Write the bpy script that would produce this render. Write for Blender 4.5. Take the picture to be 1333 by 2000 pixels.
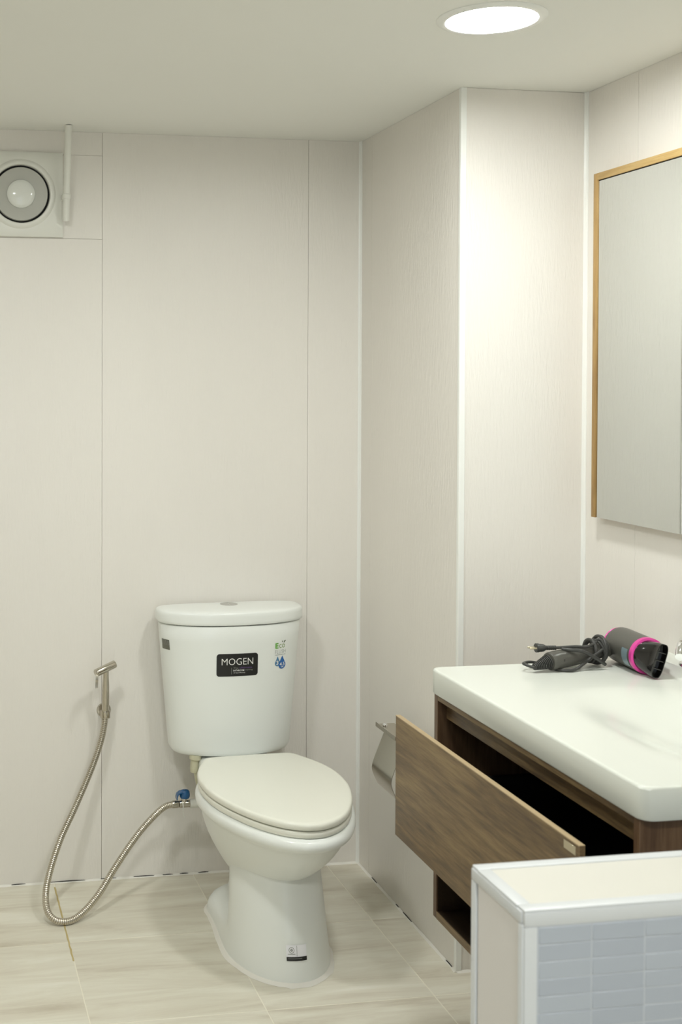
import bpy, bmesh, math, random
from mathutils import Matrix, Vector
PI = math.pi
random.seed(7)
scene = bpy.context.scene
COL = scene.collection
for o in list(bpy.data.objects):
    bpy.data.objects.remove(o)

# ------------------------------------------------------------------ camera
CAM_Z = 1.43
YAW, PITCH, ROLL = 0.165296, -0.017506, 0.001557
FPX, CX, CY = 2380.0, 249.6, 782.5
fw = Vector((math.sin(YAW)*math.cos(PITCH), math.cos(YAW)*math.cos(PITCH), math.sin(PITCH)))
rt = fw.cross(Vector((0, 0, 1))).normalized()
up = rt.cross(fw)
c_, s_ = math.cos(ROLL), math.sin(ROLL)
rt, up = rt*c_ + up*s_, up*c_ - rt*s_
cam_d = bpy.data.cameras.new('camera')
cam = bpy.data.objects.new('camera', cam_d)
COL.objects.link(cam)
m = Matrix((rt, up, -fw)).transposed().to_4x4()
m.translation = (0, 0, CAM_Z)
cam.matrix_world = m
cam_d.sensor_fit = 'VERTICAL'
cam_d.sensor_height = 36.0
cam_d.lens = FPX/2000*36
cam_d.shift_x = (666.5-CX)/2000
cam_d.shift_y = (CY-1000)/2000
cam_d.clip_start = 0.02
cam_d.dof.use_dof = True
cam_d.dof.focus_distance = 3.0
cam_d.dof.aperture_fstop = 7.0
scene.camera = cam

# ------------------------------------------------------------------ world, exposure
world = bpy.data.worlds.new('world')
scene.world = world
world.use_nodes = True
world.node_tree.nodes['Background'].inputs[0].default_value = (0.75, 0.85, 1.0, 1)
world.node_tree.nodes['Background'].inputs[1].default_value = 0.3
scene.view_settings.view_transform = 'Standard'
scene.view_settings.look = 'None'
scene.view_settings.gamma = 1
scene.view_settings.use_curve_mapping = False
scene.view_settings.exposure = 0.0
LIGHT_COLOR = (0.98, 1.0, 0.965)
LAMP_VANITY, LAMP_LEFT_ASSUMED, LAMP_REAR_ADDED = 130.0, 152.0, 205.0
# added cool fill light, set in an assumed doorway behind the camera
fill_l = bpy.data.lights.new('added_fill_light', 'AREA')
fill_l.shape = 'RECTANGLE'
fill_l.size, fill_l.size_y = 0.88, 1.9
fill_l.energy = 7.0
fill_l.color = (0.86, 0.94, 1.0)
fill_o = bpy.data.objects.new('added_fill_light', fill_l)
COL.objects.link(fill_o)
fill_o.location = (0.2, -1.06, 1.0)
fill_o.rotation_euler = (-math.pi/2, 0, math.pi)

# ------------------------------------------------------------------ helpers
WM = {}          # world matrix of each object made here


def tag(o, label=None, cat=None, group=None, kind=None):
    if label:
        o['label'] = label
    if cat:
        o['category'] = cat
    if group:
        o['group'] = group
    if kind:
        o['kind'] = kind
    return o


def empty(name, loc, rz=0.0, label=None, cat=None, group=None, kind=None):
    o = bpy.data.objects.new(name, None)
    o.empty_display_size = 0.05
    COL.objects.link(o)
    o.location = loc
    o.rotation_euler = (0, 0, rz)
    WM[o] = Matrix.Translation(loc) @ Matrix.Rotation(rz, 4, 'Z')
    return tag(o, label, cat, group, kind)


def build(name, verts, faces, mat, parent=None, smooth=None, local=False):
    me = bpy.data.meshes.new(name)
    if parent is not None and not local:
        inv = WM[parent].inverted()
        verts = [inv @ Vector(v) for v in verts]
    me.from_pydata([tuple(v) for v in verts], [], faces)
    me.validate()
    bm = bmesh.new()
    bm.from_mesh(me)
    bmesh.ops.recalc_face_normals(bm, faces=bm.faces)
    bm.to_mesh(me)
    bm.free()
    if smooth is not None:
        me.shade_smooth()
        me.set_sharp_from_angle(angle=math.radians(smooth))
    me.materials.append(mat)
    o = bpy.data.objects.new(name, me)
    COL.objects.link(o)
    if parent is not None:
        o.parent = parent
        WM[o] = WM[parent]
    else:
        WM[o] = Matrix.Identity(4)
    return o


def merge(*parts):
    V, F = [], []
    for v, f in parts:
        n = len(V)
        V += list(v)
        F += [tuple(i+n for i in q) for q in f]
    return V, F


def g_box(x0, x1, y0, y1, z0, z1, bev=0.0, seg=2):
    bm = bmesh.new()
    bmesh.ops.create_cube(bm, size=1)
    for v in bm.verts:
        v.co = Vector(((x0+x1)/2 + v.co.x*(x1-x0), (y0+y1)/2 + v.co.y*(y1-y0), (z0+z1)/2 + v.co.z*(z1-z0)))
    if bev > 0:
        bmesh.ops.bevel(bm, geom=list(bm.edges), offset=bev, segments=seg, profile=0.5, affect='EDGES')
    bm.verts.index_update()
    V = [v.co.copy() for v in bm.verts]
    F = [tuple(v.index for v in f.verts) for f in bm.faces]
    bm.free()
    return V, F


def g_loft(rings, cap0=True, cap1=True, closed=True):
    n = len(rings[0])
    V = [Vector(p) for r in rings for p in r]
    F = []
    for i in range(len(rings)-1):
        for j in range(n if closed else n-1):
            k = (j+1) % n
            F.append((i*n+j, i*n+k, (i+1)*n+k, (i+1)*n+j))
    def cap(base, rev):
        c = sum((V[base+j] for j in range(n)), Vector())/n
        V.append(c)
        ci = len(V)-1
        for j in range(n):
            k = (j+1) % n
            F.append((base+k, base+j, ci) if rev else (base+j, base+k, ci))
    if cap0:
        cap(0, True)
    if cap1:
        cap((len(rings)-1)*n, False)
    return V, F


def g_lathe(profile, origin, axis, n=32, cap0=True, cap1=True):
    axis = Vector(axis).normalized()
    a = axis.orthogonal().normalized()
    b = axis.cross(a)
    rings = []
    for r, h in profile:
        rings.append([Vector(origin) + axis*h + (a*math.cos(2*PI*i/n) + b*math.sin(2*PI*i/n))*r for i in range(n)])
    return g_loft(rings, cap0, cap1)


def catmull(pts, per=8, closed=False):
    pts = [Vector(p) for p in pts]
    out = []
    n = len(pts)
    last = n if closed else n-1
    for i in range(last):
        if closed:
            p0, p1, p2, p3 = pts[i-1], pts[i], pts[(i+1) % n], pts[(i+2) % n]
        else:
            p1, p2 = pts[i], pts[i+1]
            p0 = pts[i-1] if i > 0 else p1*2-p2
            p3 = pts[i+2] if i+2 < n else p2*2-p1
        for k in range(per):
            t = k/per
            out.append(0.5*((2*p1) + (-p0+p2)*t + (2*p0-5*p1+4*p2-p3)*t*t + (-p0+3*p1-3*p2+p3)*t**3))
    if not closed:
        out.append(pts[-1])
    return out


def resample(path, step):
    out = [path[0].copy()]
    acc = 0.0
    for i in range(1, len(path)):
        a, b = path[i-1], path[i]
        L = (b-a).length
        while acc + L >= step:
            t = (step-acc)/L
            a = a.lerp(b, t)
            out.append(a.copy())
            L = (b-a).length
            acc = 0.0
        acc += L
    return out


def g_tube(path, radius, n=10, cap=True):
    path = [Vector(p) for p in path]
    rings = []
    T = (path[1]-path[0]).normalized()
    N = T.orthogonal().normalized()
    for i, p in enumerate(path):
        if i == 0:
            t = path[1]-path[0]
        elif i == len(path)-1:
            t = path[-1]-path[-2]
        else:
            t = path[i+1]-path[i-1]
        t.normalize()
        N = (N - t*N.dot(t)).normalized()
        B = t.cross(N)
        r = radius(i) if callable(radius) else radius
        rings.append([p + (N*math.cos(2*PI*k/n) + B*math.sin(2*PI*k/n))*r for k in range(n)])
    return g_loft(rings, cap, cap)


def box(name, x, y, z, mat, parent=None, bev=0.0, local=False, seg=2):
    V, F = g_box(x[0], x[1], y[0], y[1], z[0], z[1], bev, seg)
    return build(name, V, F, mat, parent, 40 if bev else None, local)


def g_sheet(path2, thick, a0, a1, fn):
    """bent sheet: profile polyline path2 (u,v) swept from a0 to a1; fn(u,v,a)->xyz"""
    n = len(path2)
    nor = []
    for i in range(n):
        p = Vector(path2[max(i-1, 0)])
        q = Vector(path2[min(i+1, n-1)])
        d = (q-p).normalized()
        nor.append(Vector((-d.y, d.x)))
    loop = [Vector(p)+nn*thick/2 for p, nn in zip(path2, nor)] + [Vector(p)-nn*thick/2 for p, nn in reversed(list(zip(path2, nor)))]
    V = [fn(p.x, p.y, a0) for p in loop] + [fn(p.x, p.y, a1) for p in loop]
    L = len(loop)
    F = [(i, (i+1) % L, L+(i+1) % L, L+i) for i in range(L)]
    for i in range(n-1):
        F.append((i, i+1, L-2-i, L-1-i))
        F.append((L+i, L+i+1, 2*L-2-i, 2*L-1-i))
    return V, F


def text2d(s, w, h, cx=0.0, cy=0.0, bold=0.0, keep=False):
    """filled lettering fitted to a w x h box centred on (cx,cy); returns 2D verts, faces"""
    cu = bpy.data.curves.new('lettering', 'FONT')
    cu.body = s
    cu.resolution_u = 3
    cu.offset = bold
    cu.fill_mode = 'FRONT'
    ob = bpy.data.objects.new('lettering', cu)
    COL.objects.link(ob)
    dg = bpy.context.evaluated_depsgraph_get()
    me = bpy.data.meshes.new_from_object(ob.evaluated_get(dg))
    V = [(v.co.x, v.co.y) for v in me.vertices]
    F = [tuple(p.vertices) for p in me.polygons]
    bpy.data.objects.remove(ob)
    bpy.data.curves.remove(cu)
    bpy.data.meshes.remove(me)
    x0, x1 = min(v[0] for v in V), max(v[0] for v in V)
    y0, y1 = min(v[1] for v in V), max(v[1] for v in V)
    sx, sy = w/(x1-x0), h/(y1-y0)
    return [((x-(x0+x1)/2)*sx+cx, (y-(y0+y1)/2)*sy+cy) for x, y in V], F


# ------------------------------------------------------------------ materials
def lin(c):
    return tuple(((v/255)/12.92 if v/255 <= 0.04045 else ((v/255+0.055)/1.055)**2.4) for v in c)+(1,)


def mat(name, color, rough=0.5, metal=0.0, coat=0.0, spec=0.5, emit=None, es=0.0):
    mt = bpy.data.materials.new(name)
    mt.use_nodes = True
    b = mt.node_tree.nodes['Principled BSDF']
    b.inputs['Base Color'].default_value = color if len(color) == 4 else tuple(color)+(1,)
    b.inputs['Roughness'].default_value = rough
    b.inputs['Metallic'].default_value = metal
    b.inputs['Coat Weight'].default_value = coat
    b.inputs['Coat Roughness'].default_value = 0.05
    b.inputs['Specular IOR Level'].default_value = spec
    if emit:
        b.inputs['Emission Color'].default_value = tuple(emit)+(1,)
        b.inputs['Emission Strength'].default_value = es
    return mt


def nodes(mt):
    nt = mt.node_tree
    return nt, nt.nodes['Principled BSDF']


def coords(nt, scale, kind='Object', rnd=0.0):
    tc = nt.nodes.new('ShaderNodeTexCoord')
    mp = nt.nodes.new('ShaderNodeMapping')
    mp.inputs['Scale'].default_value = scale
    nt.links.new(tc.outputs[kind], mp.inputs['Vector'])
    if rnd:
        oi = nt.nodes.new('ShaderNodeObjectInfo')
        ml = nt.nodes.new('ShaderNodeMath')
        ml.operation = 'MULTIPLY'
        ml.inputs[1].default_value = rnd
        nt.links.new(oi.outputs['Random'], ml.inputs[0])
        cb = nt.nodes.new('ShaderNodeCombineXYZ')
        for i in range(3):
            nt.links.new(ml.outputs[0], cb.inputs[i])
        nt.links.new(cb.outputs[0], mp.inputs['Location'])
    return mp.outputs[0]


def noise(nt, vec, scale, detail=4, rough=0.5, dist=0.0):
    n = nt.nodes.new('ShaderNodeTexNoise')
    n.inputs['Scale'].default_value = scale
    n.inputs['Detail'].default_value = detail
    n.inputs['Roughness'].default_value = rough
    n.inputs['Distortion'].default_value = dist
    nt.links.new(vec, n.inputs['Vector'])
    return n.outputs['Fac']


def ramp(nt, fac, stops):
    r = nt.nodes.new('ShaderNodeValToRGB')
    e = r.color_ramp.elements
    e[0].position, e[0].color = stops[0]
    e[1].position, e[1].color = stops[-1]
    for p, c in stops[1:-1]:
        q = e.new(p)
        q.color = c
    nt.links.new(fac, r.inputs[0])
    return r.outputs[0]


def bump(nt, b, h, strength, dist):
    n = nt.nodes.new('ShaderNodeBump')
    n.inputs['Strength'].default_value = strength
    n.inputs['Distance'].default_value = dist
    nt.links.new(h, n.inputs['Height'])
    nt.links.new(n.outputs[0], b.inputs['Normal'])


def wall_material():
    mt = mat('wall_panel', lin((229, 223, 213)), 0.38, spec=0.4)
    nt, b = nodes(mt)
    v = coords(nt, (1, 1, 0.14), rnd=9.0)
    f = noise(nt, v, 170, 3, 0.55, 0.6)
    bump(nt, b, f, 0.42, 0.0025)
    c = noise(nt, coords(nt, (1, 1, 0.25)), 3.0, 3)
    nt.links.new(ramp(nt, c, [(0.3, lin((236, 232, 225))), (0.7, lin((240, 236, 229)))]), b.inputs['Base Color'])
    return mt


def tile_material():
    mt = mat('floor_tile', lin((205, 198, 178)), 0.3, spec=0.45)
    nt, b = nodes(mt)
    v = coords(nt, (0.13, 1, 1), rnd=11.0)
    f1 = noise(nt, v, 15, 8, 0.66, 0.55)
    col = ramp(nt, f1, [(0.30, lin((198, 189, 170))), (0.45, lin((219, 213, 196))), (0.58, lin((228, 224, 208))), (0.74, lin((238, 235, 223)))])
    nt.links.new(col, b.inputs['Base Color'])
    bump(nt, b, f1, 0.06, 0.002)
    return mt


def wood_material(name, dark, mid, light, axis, rough=0.42, scale=14, cathedral=True):
    mt = mat(name, lin(mid), rough, spec=0.4)
    nt, b = nodes(mt)
    sc = {'X': (0.07, 1, 1), 'Y': (1, 0.07, 1), 'Z': (1, 1, 0.07)}[axis]
    v = coords(nt, sc, rnd=3.0)
    big = noise(nt, coords(nt, {'X': (0.22, 1, 1), 'Y': (1, 0.16, 1), 'Z': (1, 1, 0.16)}[axis], rnd=5.0), 8, 4, 0.5, 1.0)
    fine = noise(nt, v, scale*14, 4, 0.6, 0.3)
    mid_n = noise(nt, v, scale*3, 5, 0.6, 1.0)
    mx = nt.nodes.new('ShaderNodeMix')
    mx.data_type = 'FLOAT'
    mx.inputs[0].default_value = 0.45
    nt.links.new(big, mx.inputs[2])
    nt.links.new(mid_n, mx.inputs[3])
    mx2 = nt.nodes.new('ShaderNodeMix')
    mx2.data_type = 'FLOAT'
    mx2.inputs[0].default_value = 0.3
    nt.links.new(mx.outputs[0], mx2.inputs[2])
    nt.links.new(fine, mx2.inputs[3])
    col = ramp(nt, mx2.outputs[0], [(0.38, lin(dark)), (0.5, lin(mid)), (0.62, lin(light))])
    nt.links.new(col, b.inputs['Base Color'])
    bump(nt, b, fine, 0.08, 0.001)
    return mt


def steel_material(name, color, rough, bumpy=True):
    mt = mat(name, lin(color), rough, 1.0)
    nt, b = nodes(mt)
    if bumpy:
        f = noise(nt, coords(nt, (1, 1, 8)), 90, 3)
        r = nt.nodes.new('ShaderNodeMapRange')
        r.inputs['To Min'].default_value = rough*0.92
        r.inputs['To Max'].default_value = rough*1.1
        nt.links.new(f, r.inputs['Value'])
        nt.links.new(r.outputs[0], b.inputs['Roughness'])
    return mt


M = {}
M['wall'] = wall_material()
M['backing'] = mat('wall_backing', lin((222, 214, 202)), 0.8)
M['ceiling'] = mat('ceiling_paint', lin((243, 243, 237)), 0.7, spec=0.25)
nt, b = nodes(M['ceiling'])
bump(nt, b, noise(nt, coords(nt, (1, 1, 1)), 60, 3), 0.04, 0.002)
M['trim'] = mat('white_plastic_trim', lin((246, 247, 243)), 0.3)
M['pony_trim'] = mat('shaded_edge_strip', lin((214, 217, 219)), 0.35)  # dimmer copy of the white trim, its shade put into the colour
M['caulk'] = mat('white_silicone', lin((236, 233, 224)), 0.45)
M['tile'] = tile_material()
M['grout'] = mat('grout', lin((238, 233, 216)), 0.8)
M['stain'] = mat('stained_grout', lin((192, 174, 122)), 0.8)
M['porcelain'] = mat('porcelain', lin((241, 244, 240)), 0.28, coat=0.15)
M['seat'] = mat('seat_plastic', lin((238, 238, 226)), 0.22)
M['basin'] = mat('basin_ceramic', lin((226, 229, 221)), 0.25, coat=0.1)
M['walnut'] = wood_material('walnut_laminate', (76, 60, 44), (113, 92, 63), (142, 120, 84), 'Y')
M['walnut_v'] = wood_material('walnut_upright', (82, 60, 42), (106, 82, 60), (124, 99, 74), 'Z')
M['walnut_shaded'] = wood_material('shaded_walnut', (40, 31, 24), (52, 41, 31), (62, 49, 38), 'Y')  # walnut darkened to paint the niche's low light on its inner faces
M['edge'] = mat('wood_edging', lin((178, 156, 120)), 0.4)
M['oak'] = wood_material('oak_frame', (160, 126, 74), (186, 152, 94), (204, 174, 116), 'Y', scale=18)
M['oak_v'] = wood_material('oak_frame_upright', (150, 116, 68), (176, 142, 88), (194, 160, 104), 'Z', scale=18)
M['mirror'] = mat('mirror_glass', (0.66, 0.675, 0.655), 0.01, 1.0)
M['steel'] = steel_material('brushed_steel', (196, 190, 178), 0.19)
M['hose'] = steel_material('hose_steel', (206, 200, 188), 0.22, False)
M['chrome'] = mat('chrome', (0.85, 0.86, 0.87), 0.06, 1.0)
M['satin'] = mat('satin_chrome', lin((196, 196, 192)), 0.3, 1.0)
M['plastic'] = mat('white_plastic', lin((234, 234, 226)), 0.35)
M['grey_plastic'] = mat('grey_fan_plastic', lin((186, 186, 178)), 0.4)
M['black'] = mat('black_gap', lin((16, 16, 15)), 0.7)
M['rubber'] = mat('dark_cord_rubber', lin((62, 62, 60)), 0.42)
M['dryer'] = mat('matte_charcoal_plastic', lin((86, 85, 79)), 0.36)
M['dryer_gloss'] = mat('glossy_black_plastic', lin((22, 21, 20)), 0.12, coat=0.5)
M['pink'] = mat('metallic_pink', lin((232, 74, 168)), 0.3, 0.35)
M['blue'] = mat('blue_handle', lin((18, 86, 138)), 0.22, coat=0.4)
M['white_print'] = mat('white_print', lin((240, 240, 236)), 0.5)
M['label_black'] = mat('black_label', lin((34, 34, 33)), 0.4)
M['purple_print'] = mat('purple_print', lin((112, 86, 138)), 0.5)
M['grey_print'] = mat('grey_print', lin((138, 140, 134)), 0.5)
M['green_print'] = mat('green_print', lin((104, 176, 60)), 0.5)
M['olive_print'] = mat('olive_print', lin((150, 172, 116)), 0.5)
M['leaf_print'] = mat('leaf_print', lin((70, 84, 48)), 0.5)
M['drop_blue'] = mat('blue_print', lin((40, 104, 176)), 0.5)
M['drop_pale'] = mat('pale_blue_print', lin((84, 134, 172)), 0.5)
M['clear_label'] = mat('clear_label', lin((241, 244, 240)), 0.28)
M['white_label'] = mat('white_label', lin((248, 248, 252)), 0.4)
M['dark_label'] = mat('dark_grey_label', lin((112, 112, 100)), 0.45)
M['silver_label'] = mat('silver_blue_label', lin((132, 152, 160)), 0.3, 0.3)
M['mosaic'] = mat('grey_mosaic', lin((190, 196, 204)), 0.3)
nt, b = nodes(M['mosaic'])
oi = nt.nodes.new('ShaderNodeObjectInfo')
nt.links.new(ramp(nt, oi.outputs['Random'], [(0.0, lin((176, 183, 194))), (1.0, lin((182, 189, 199)))]), b.inputs['Base Color'])
M['mosaic_grout'] = mat('mosaic_grout', lin((194, 199, 206)), 0.8)
M['cap_panel'] = mat('cream_cap_panel', lin((219, 217, 208)), 0.35)
M['end_panel'] = mat('pale_grey_end_panel', lin((224, 221, 219)), 0.4)
M['fitting'] = mat('cream_fitting', lin((206, 203, 176)), 0.4)
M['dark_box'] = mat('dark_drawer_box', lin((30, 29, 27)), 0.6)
M['tag_metal'] = mat('tag_metal', lin((196, 186, 160)), 0.35, 0.6)
def lamp(strength):
    return mat('lamp_diffuser', (1, 1, 1), 0.5, emit=LIGHT_COLOR, es=strength)

# ------------------------------------------------------------------ room dimensions (metres)
ZC = 2.127                    # ceiling
YB = 3.422                    # back wall face
XS = 1.265                    # side of the boxed-out wall
YC = 2.746                    # recess end face
XR = 1.589                    # right wall face
XL, YN = -1.75, -1.0          # left wall and rear wall
PT = 0.008                    # panel thickness
GAP = 0.0006

# ------------------------------------------------------------------ floor
floor = tag(box('floor', (XL-0.1, XR+0.1), (YN-0.1, YB+0.1), (-0.06, -0.0005), M['grout']), 'pale grout bed under beige stone-look floor tiles', kind='structure')
xl = [0.361+0.403*k for k in range(-6, 4)]
yl = [3.052-0.403*k for k in range(-1, 11)]
tile_mesh = {}
for i in range(len(xl)):
    xa = xl[i]
    xb = min(xa+0.403, XR-0.001)
    if i == 0:
        xa = max(xa, XL)
    for y in yl:
        ya, yb = max(y-0.403, YN), min(y, YB-0.001)
        if yb-ya < 0.02 or xb-xa < 0.02:
            continue
        w, d = xb-xa-0.003, yb-ya-0.003
        key = (round(w, 3), round(d, 3))
        if key not in tile_mesh:
            V, F = g_box(-w/2, w/2, -d/2, d/2, -0.008, 0.0, 0.0004, 1)
            t = build('tile', V, F, M['tile'], floor, 40, True)
            tile_mesh[key] = t.data
        else:
            t = bpy.data.objects.new('tile', tile_mesh[key])
            COL.objects.link(t)
            t.parent = floor
        t.location = ((xa+xb)/2, (ya+yb)/2, 0)
# rust-stained length of grout beside the hose
st = [Vector((0.3595 + 0.0006*math.sin(9*k), 3.392-0.02*k, -0.0008)) for k in range(23)]
V = []
for k, p in enumerate(st):
    hw = 0.0021 + 0.0003*math.sin(k*1.7)
    V += [p+Vector((-hw, 0, 0.0006)), p+Vector((hw, 0, 0.0006))]
V += [v+Vector((0, 0, -0.002)) for v in V]
n2 = len(st)*2
F = []
for k in range(len(st)-1):
    a = 2*k
    F += [(a, a+1, a+3, a+2), (n2+a, n2+a+2, n2+a+3, n2+a+1), (a, a+2, n2+a+2, n2+a), (a+1, n2+a+1, n2+a+3, a+3)]
F += [(0, n2, n2+1, 1), (n2-2, n2-1, 2*n2-1, 2*n2-2)]
build('grout_stain', [v+Vector((0, 0, 0.0009)) for v in V], F, M['stain'], floor)

# ------------------------------------------------------------------ ceiling
ceiling = tag(box('ceiling', (XL-0.1, XR+0.1), (YN-0.1, YB+0.1), (ZC, ZC+0.08), M['ceiling']), 'flat off-white painted ceiling', kind='structure')


# ------------------------------------------------------------------ walls
def panels_back(parent, xs, z0, z1, name='panel'):
    for a, b in zip(xs[:-1], xs[1:]):
        box(name, (a+GAP/2, b-GAP/2), (YB, YB+PT), (z0, z1), M['wall'], parent, 0.0006, seg=1)


wall_back = tag(box('wall_back', (XL-0.1, XS+0.02), (YB+PT, YB+0.1), (0, ZC), M['backing']), 'back wall clad in cream embossed panels', kind='structure')
panels_back(wall_back, [XL, -1.31, -0.71, -0.11], 0.0, ZC)
panels_back(wall_back, [0.497, 1.104, XS], 0.0, ZC)
# the panel behind the fan is pieced together above, beside and below it
box('panel', (-0.11+GAP/2, 0.497-GAP/2), (YB, YB+PT), (0, 1.8258), M['wall'], wall_back, 0.0006, seg=1)
box('panel', (-0.11+GAP/2, 0.497-GAP/2), (YB, YB+PT), (2.0614, ZC), M['wall'], wall_back, 0.0006, seg=1)
box('panel', (-0.11+GAP/2, 0.497-GAP/2), (YB, YB+PT), (1.8262, 2.0610), M['wall'], wall_back, 0.0006, seg=1)

wall_side = tag(box('wall_side', (XS+PT, XS+0.06), (YC+PT, YB+0.02), (0, ZC), M['backing']), 'side wall of the boxed-out corner beside the toilet', kind='structure')
for a, b in ((YC, 3.336), (3.336, YB)):
    box('panel', (XS, XS+PT), (a+GAP/2, b-GAP/2), (0, ZC), M['wall'], wall_side, 0.0006, seg=1)
wall_recess = tag(box('wall_recess', (XS+PT, XR+0.02), (YC+PT, YC+0.06), (0, ZC), M['backing']), 'narrow end wall between side wall and mirror wall', kind='structure')
box('panel', (XS, XR), (YC, YC+PT), (0, ZC), M['wall'], wall_recess, 0.0012, seg=1)
wall_right = tag(box('wall_right', (XR+PT, XR+0.1), (YN-0.1, YC+0.06), (0, ZC), M['backing']), 'right wall carrying the mirror', kind='structure')
ys = [YN, -0.47, 0.13, 0.73, 1.33, 1.93, 2.53, YC]
for a, b in zip(ys[:-1], ys[1:]):
    box('panel', (XR, XR+PT), (a+GAP/2, b-GAP/2), (0, ZC), M['wall'], wall_right, 0.0006, seg=1)
wall_left = tag(box('wall_left', (XL-0.1, XL-PT), (YN-0.1, YB+0.1), (0, ZC), M['backing']), 'left wall, seen only in the mirror', kind='structure')
ys = [YN+0.61*k for k in range(8)]
ys[-1] = YB
for a, b in zip(ys[:-1], ys[1:]):
    box('panel', (XL-PT, XL), (a+GAP/2, b-GAP/2), (0, ZC), M['wall'], wall_left, 0.0012, seg=1)
# rear wall behind the camera; its doorway is assumed, for the cool light
DX0, DX1, DZ = -0.25, 0.65, 2.0
V, F = merge(g_box(XL-0.1, DX0, YN-0.1, YN, 0, ZC), g_box(DX1, XR+0.1, YN-0.1, YN, 0, ZC), g_box(DX0, DX1, YN-0.1, YN, DZ, ZC))
tag(build('wall_rear', V, F, M['ceiling']), 'rear wall with an assumed open doorway, behind the viewer', kind='structure')

# corner profiles and silicone joints
def trim(name, x, y, z, label, m='trim', bev=0.0015):
    return tag(box(name, x, y, z, M[m], None, bev), label, kind='structure')


V = [(XS-0.008, YB, 0), (XS-0.008, YB-0.0015, 0), (XS-0.004, YB-0.004, 0), (XS-0.0015, YB-0.008, 0), (XS, YB-0.008, 0), (XS, YB, 0)]
V = V+[(x, y, ZC) for x, y, z in V]
F = [(i, (i+1) % 6, 6+(i+1) % 6, 6+i) for i in range(6)]+[(0, 1, 2, 3, 4, 5), (11, 10, 9, 8, 7, 6)]
tag(build('trim_1', V, F, M['trim']), 'white plastic strip in the corner behind the toilet', kind='structure')
V, F = merge(g_box(XS-0.0025, XS+0.012, YC-0.0025, YC, 0, ZC, 0.0008, 1), g_box(XS-0.0025, XS, YC, YC+0.010, 0, ZC, 0.0008, 1))
tag(build('trim_2', V, F, M['trim']), 'white plastic angle on the outer corner', kind='structure')
V = [(XR-0.008, YC, 0), (XR-0.008, YC-0.0015, 0), (XR-0.004, YC-0.004, 0), (XR-0.0015, YC-0.008, 0), (XR, YC-0.008, 0), (XR, YC, 0)]
V = V+[(x, y, ZC) for x, y, z in V]
F = [(i, (i+1) % 6, 6+(i+1) % 6, 6+i) for i in range(6)]+[(0, 1, 2, 3, 4, 5), (11, 10, 9, 8, 7, 6)]
tag(build('trim_3', V, F, M['trim']), 'white plastic strip in the corner beside the mirror', kind='structure')


def bead(name, p0, p1, off, label, gaps=()):
    """uneven silicone fillet along the foot of a wall; off points into the room; gaps are dark cracks above it"""
    p0, p1, off = Vector(p0), Vector(p1), Vector(off)
    L = (p1-p0).length
    n = int(L/0.012)
    d = (p1-p0)/n
    u = d.normalized()
    run = []
    rnd = random.Random(name)
    for i in range(n+1):
        p = p0+d*i
        r = 0.0042+0.0016*rnd.random()
        if any(a < i*d.length < b for a, b in gaps):
            r = 0.0034
        run.append([p, p+Vector((0, 0, r)), p+off*r*0.45+Vector((0, 0, r*0.5)), p+off*r])
    V, F = g_loft(run)
    o = tag(build(name, V, F, M['caulk'], None, 50), label, kind='structure')
    for a, b in gaps:
        k = 8
        ring = []
        for i in range(k+1):
            p = p0+u*(a+(b-a)*i/k)+off*0.0004
            h = 0.0014*math.sin(PI*(i+0.4)/(k+0.8))+0.0003
            ring.append([p+Vector((0, 0, 0.0030)), p+Vector((0, 0, 0.0032+h)), p+off*0.0008+Vector((0, 0, 0.0032+h)), p+off*0.0012+Vector((0, 0, 0.0030))])
        V, F = g_loft(ring)
        build('crack', V, F, M['black'], o)
    return o


bead('baseboard_back', (XL, YB-0.0005, 0), (XS, YB-0.0005, 0), (0, -1, 0), 'thin white silicone joint along the foot of the back wall',
     [(1.99, 2.03), (2.10, 2.20), (2.245, 2.29), (2.34, 2.40), (2.425, 2.455), (2.475, 2.50), (2.53, 2.56)])
bead('baseboard_side', (XS-0.0005, YC, 0), (XS-0.0005, YB, 0), (-1, 0, 0), 'thin white silicone joint along the foot of the side wall', [(0.02, 0.06), (0.27, 0.33), (0.36, 0.38), (0.52, 0.56)])
bead('baseboard_recess', (XS, YC-0.0005, 0), (XR, YC-0.0005, 0), (0, -1, 0), 'thin white silicone joint under the recess end wall')

# ------------------------------------------------------------------ half wall in the foreground
PX0, PY0, PY1, PZ = 0.700, 1.335, 1.474, 0.802
hw = tag(box('wall_half', (PX0+0.004, XR), (PY0-0.0012, PY1-0.004), (0, PZ-0.004), M['mosaic_grout']), 'low half wall with white edged cap and grey mosaic front', kind='structure')
box('cap_panel', (PX0+0.016, XR), (PY0+0.016, PY1-0.016), (PZ-0.006, PZ-0.0015), M['cap_panel'], hw, 0.001, seg=1)
box('end_panel', (PX0+0.0005, PX0+0.006), (PY0+0.014, PY1-0.016), (0, PZ-0.017), M['end_panel'], hw, 0.0008, seg=1)
box('edge_strip', (PX0, XR), (PY0-0.001, PY0+0.017), (PZ-0.004, PZ), M['pony_trim'], hw, 0.0012)
box('edge_strip', (PX0, XR), (PY0-0.002, PY0+0.004), (PZ-0.020, PZ-0.0035), M['pony_trim'], hw, 0.0012)
box('edge_strip', (PX0, XR), (PY1-0.017, PY1), (PZ-0.004, PZ), M['pony_trim'], hw, 0.0012)
box('edge_strip', (PX0-0.001, PX0+0.017), (PY0+0.0165, PY1-0.0165), (PZ-0.004, PZ), M['pony_trim'], hw, 0.0012)
box('edge_strip', (PX0-0.002, PX0+0.004), (PY0+0.004, PY1-0.001), (PZ-0.018, PZ-0.0035), M['pony_trim'], hw, 0.0012)
box('edge_strip', (PX0-0.002, PX0+0.004), (PY0+0.001, PY0+0.012), (0, PZ-0.0185), M['pony_trim'], hw, 0.0012)
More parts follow.
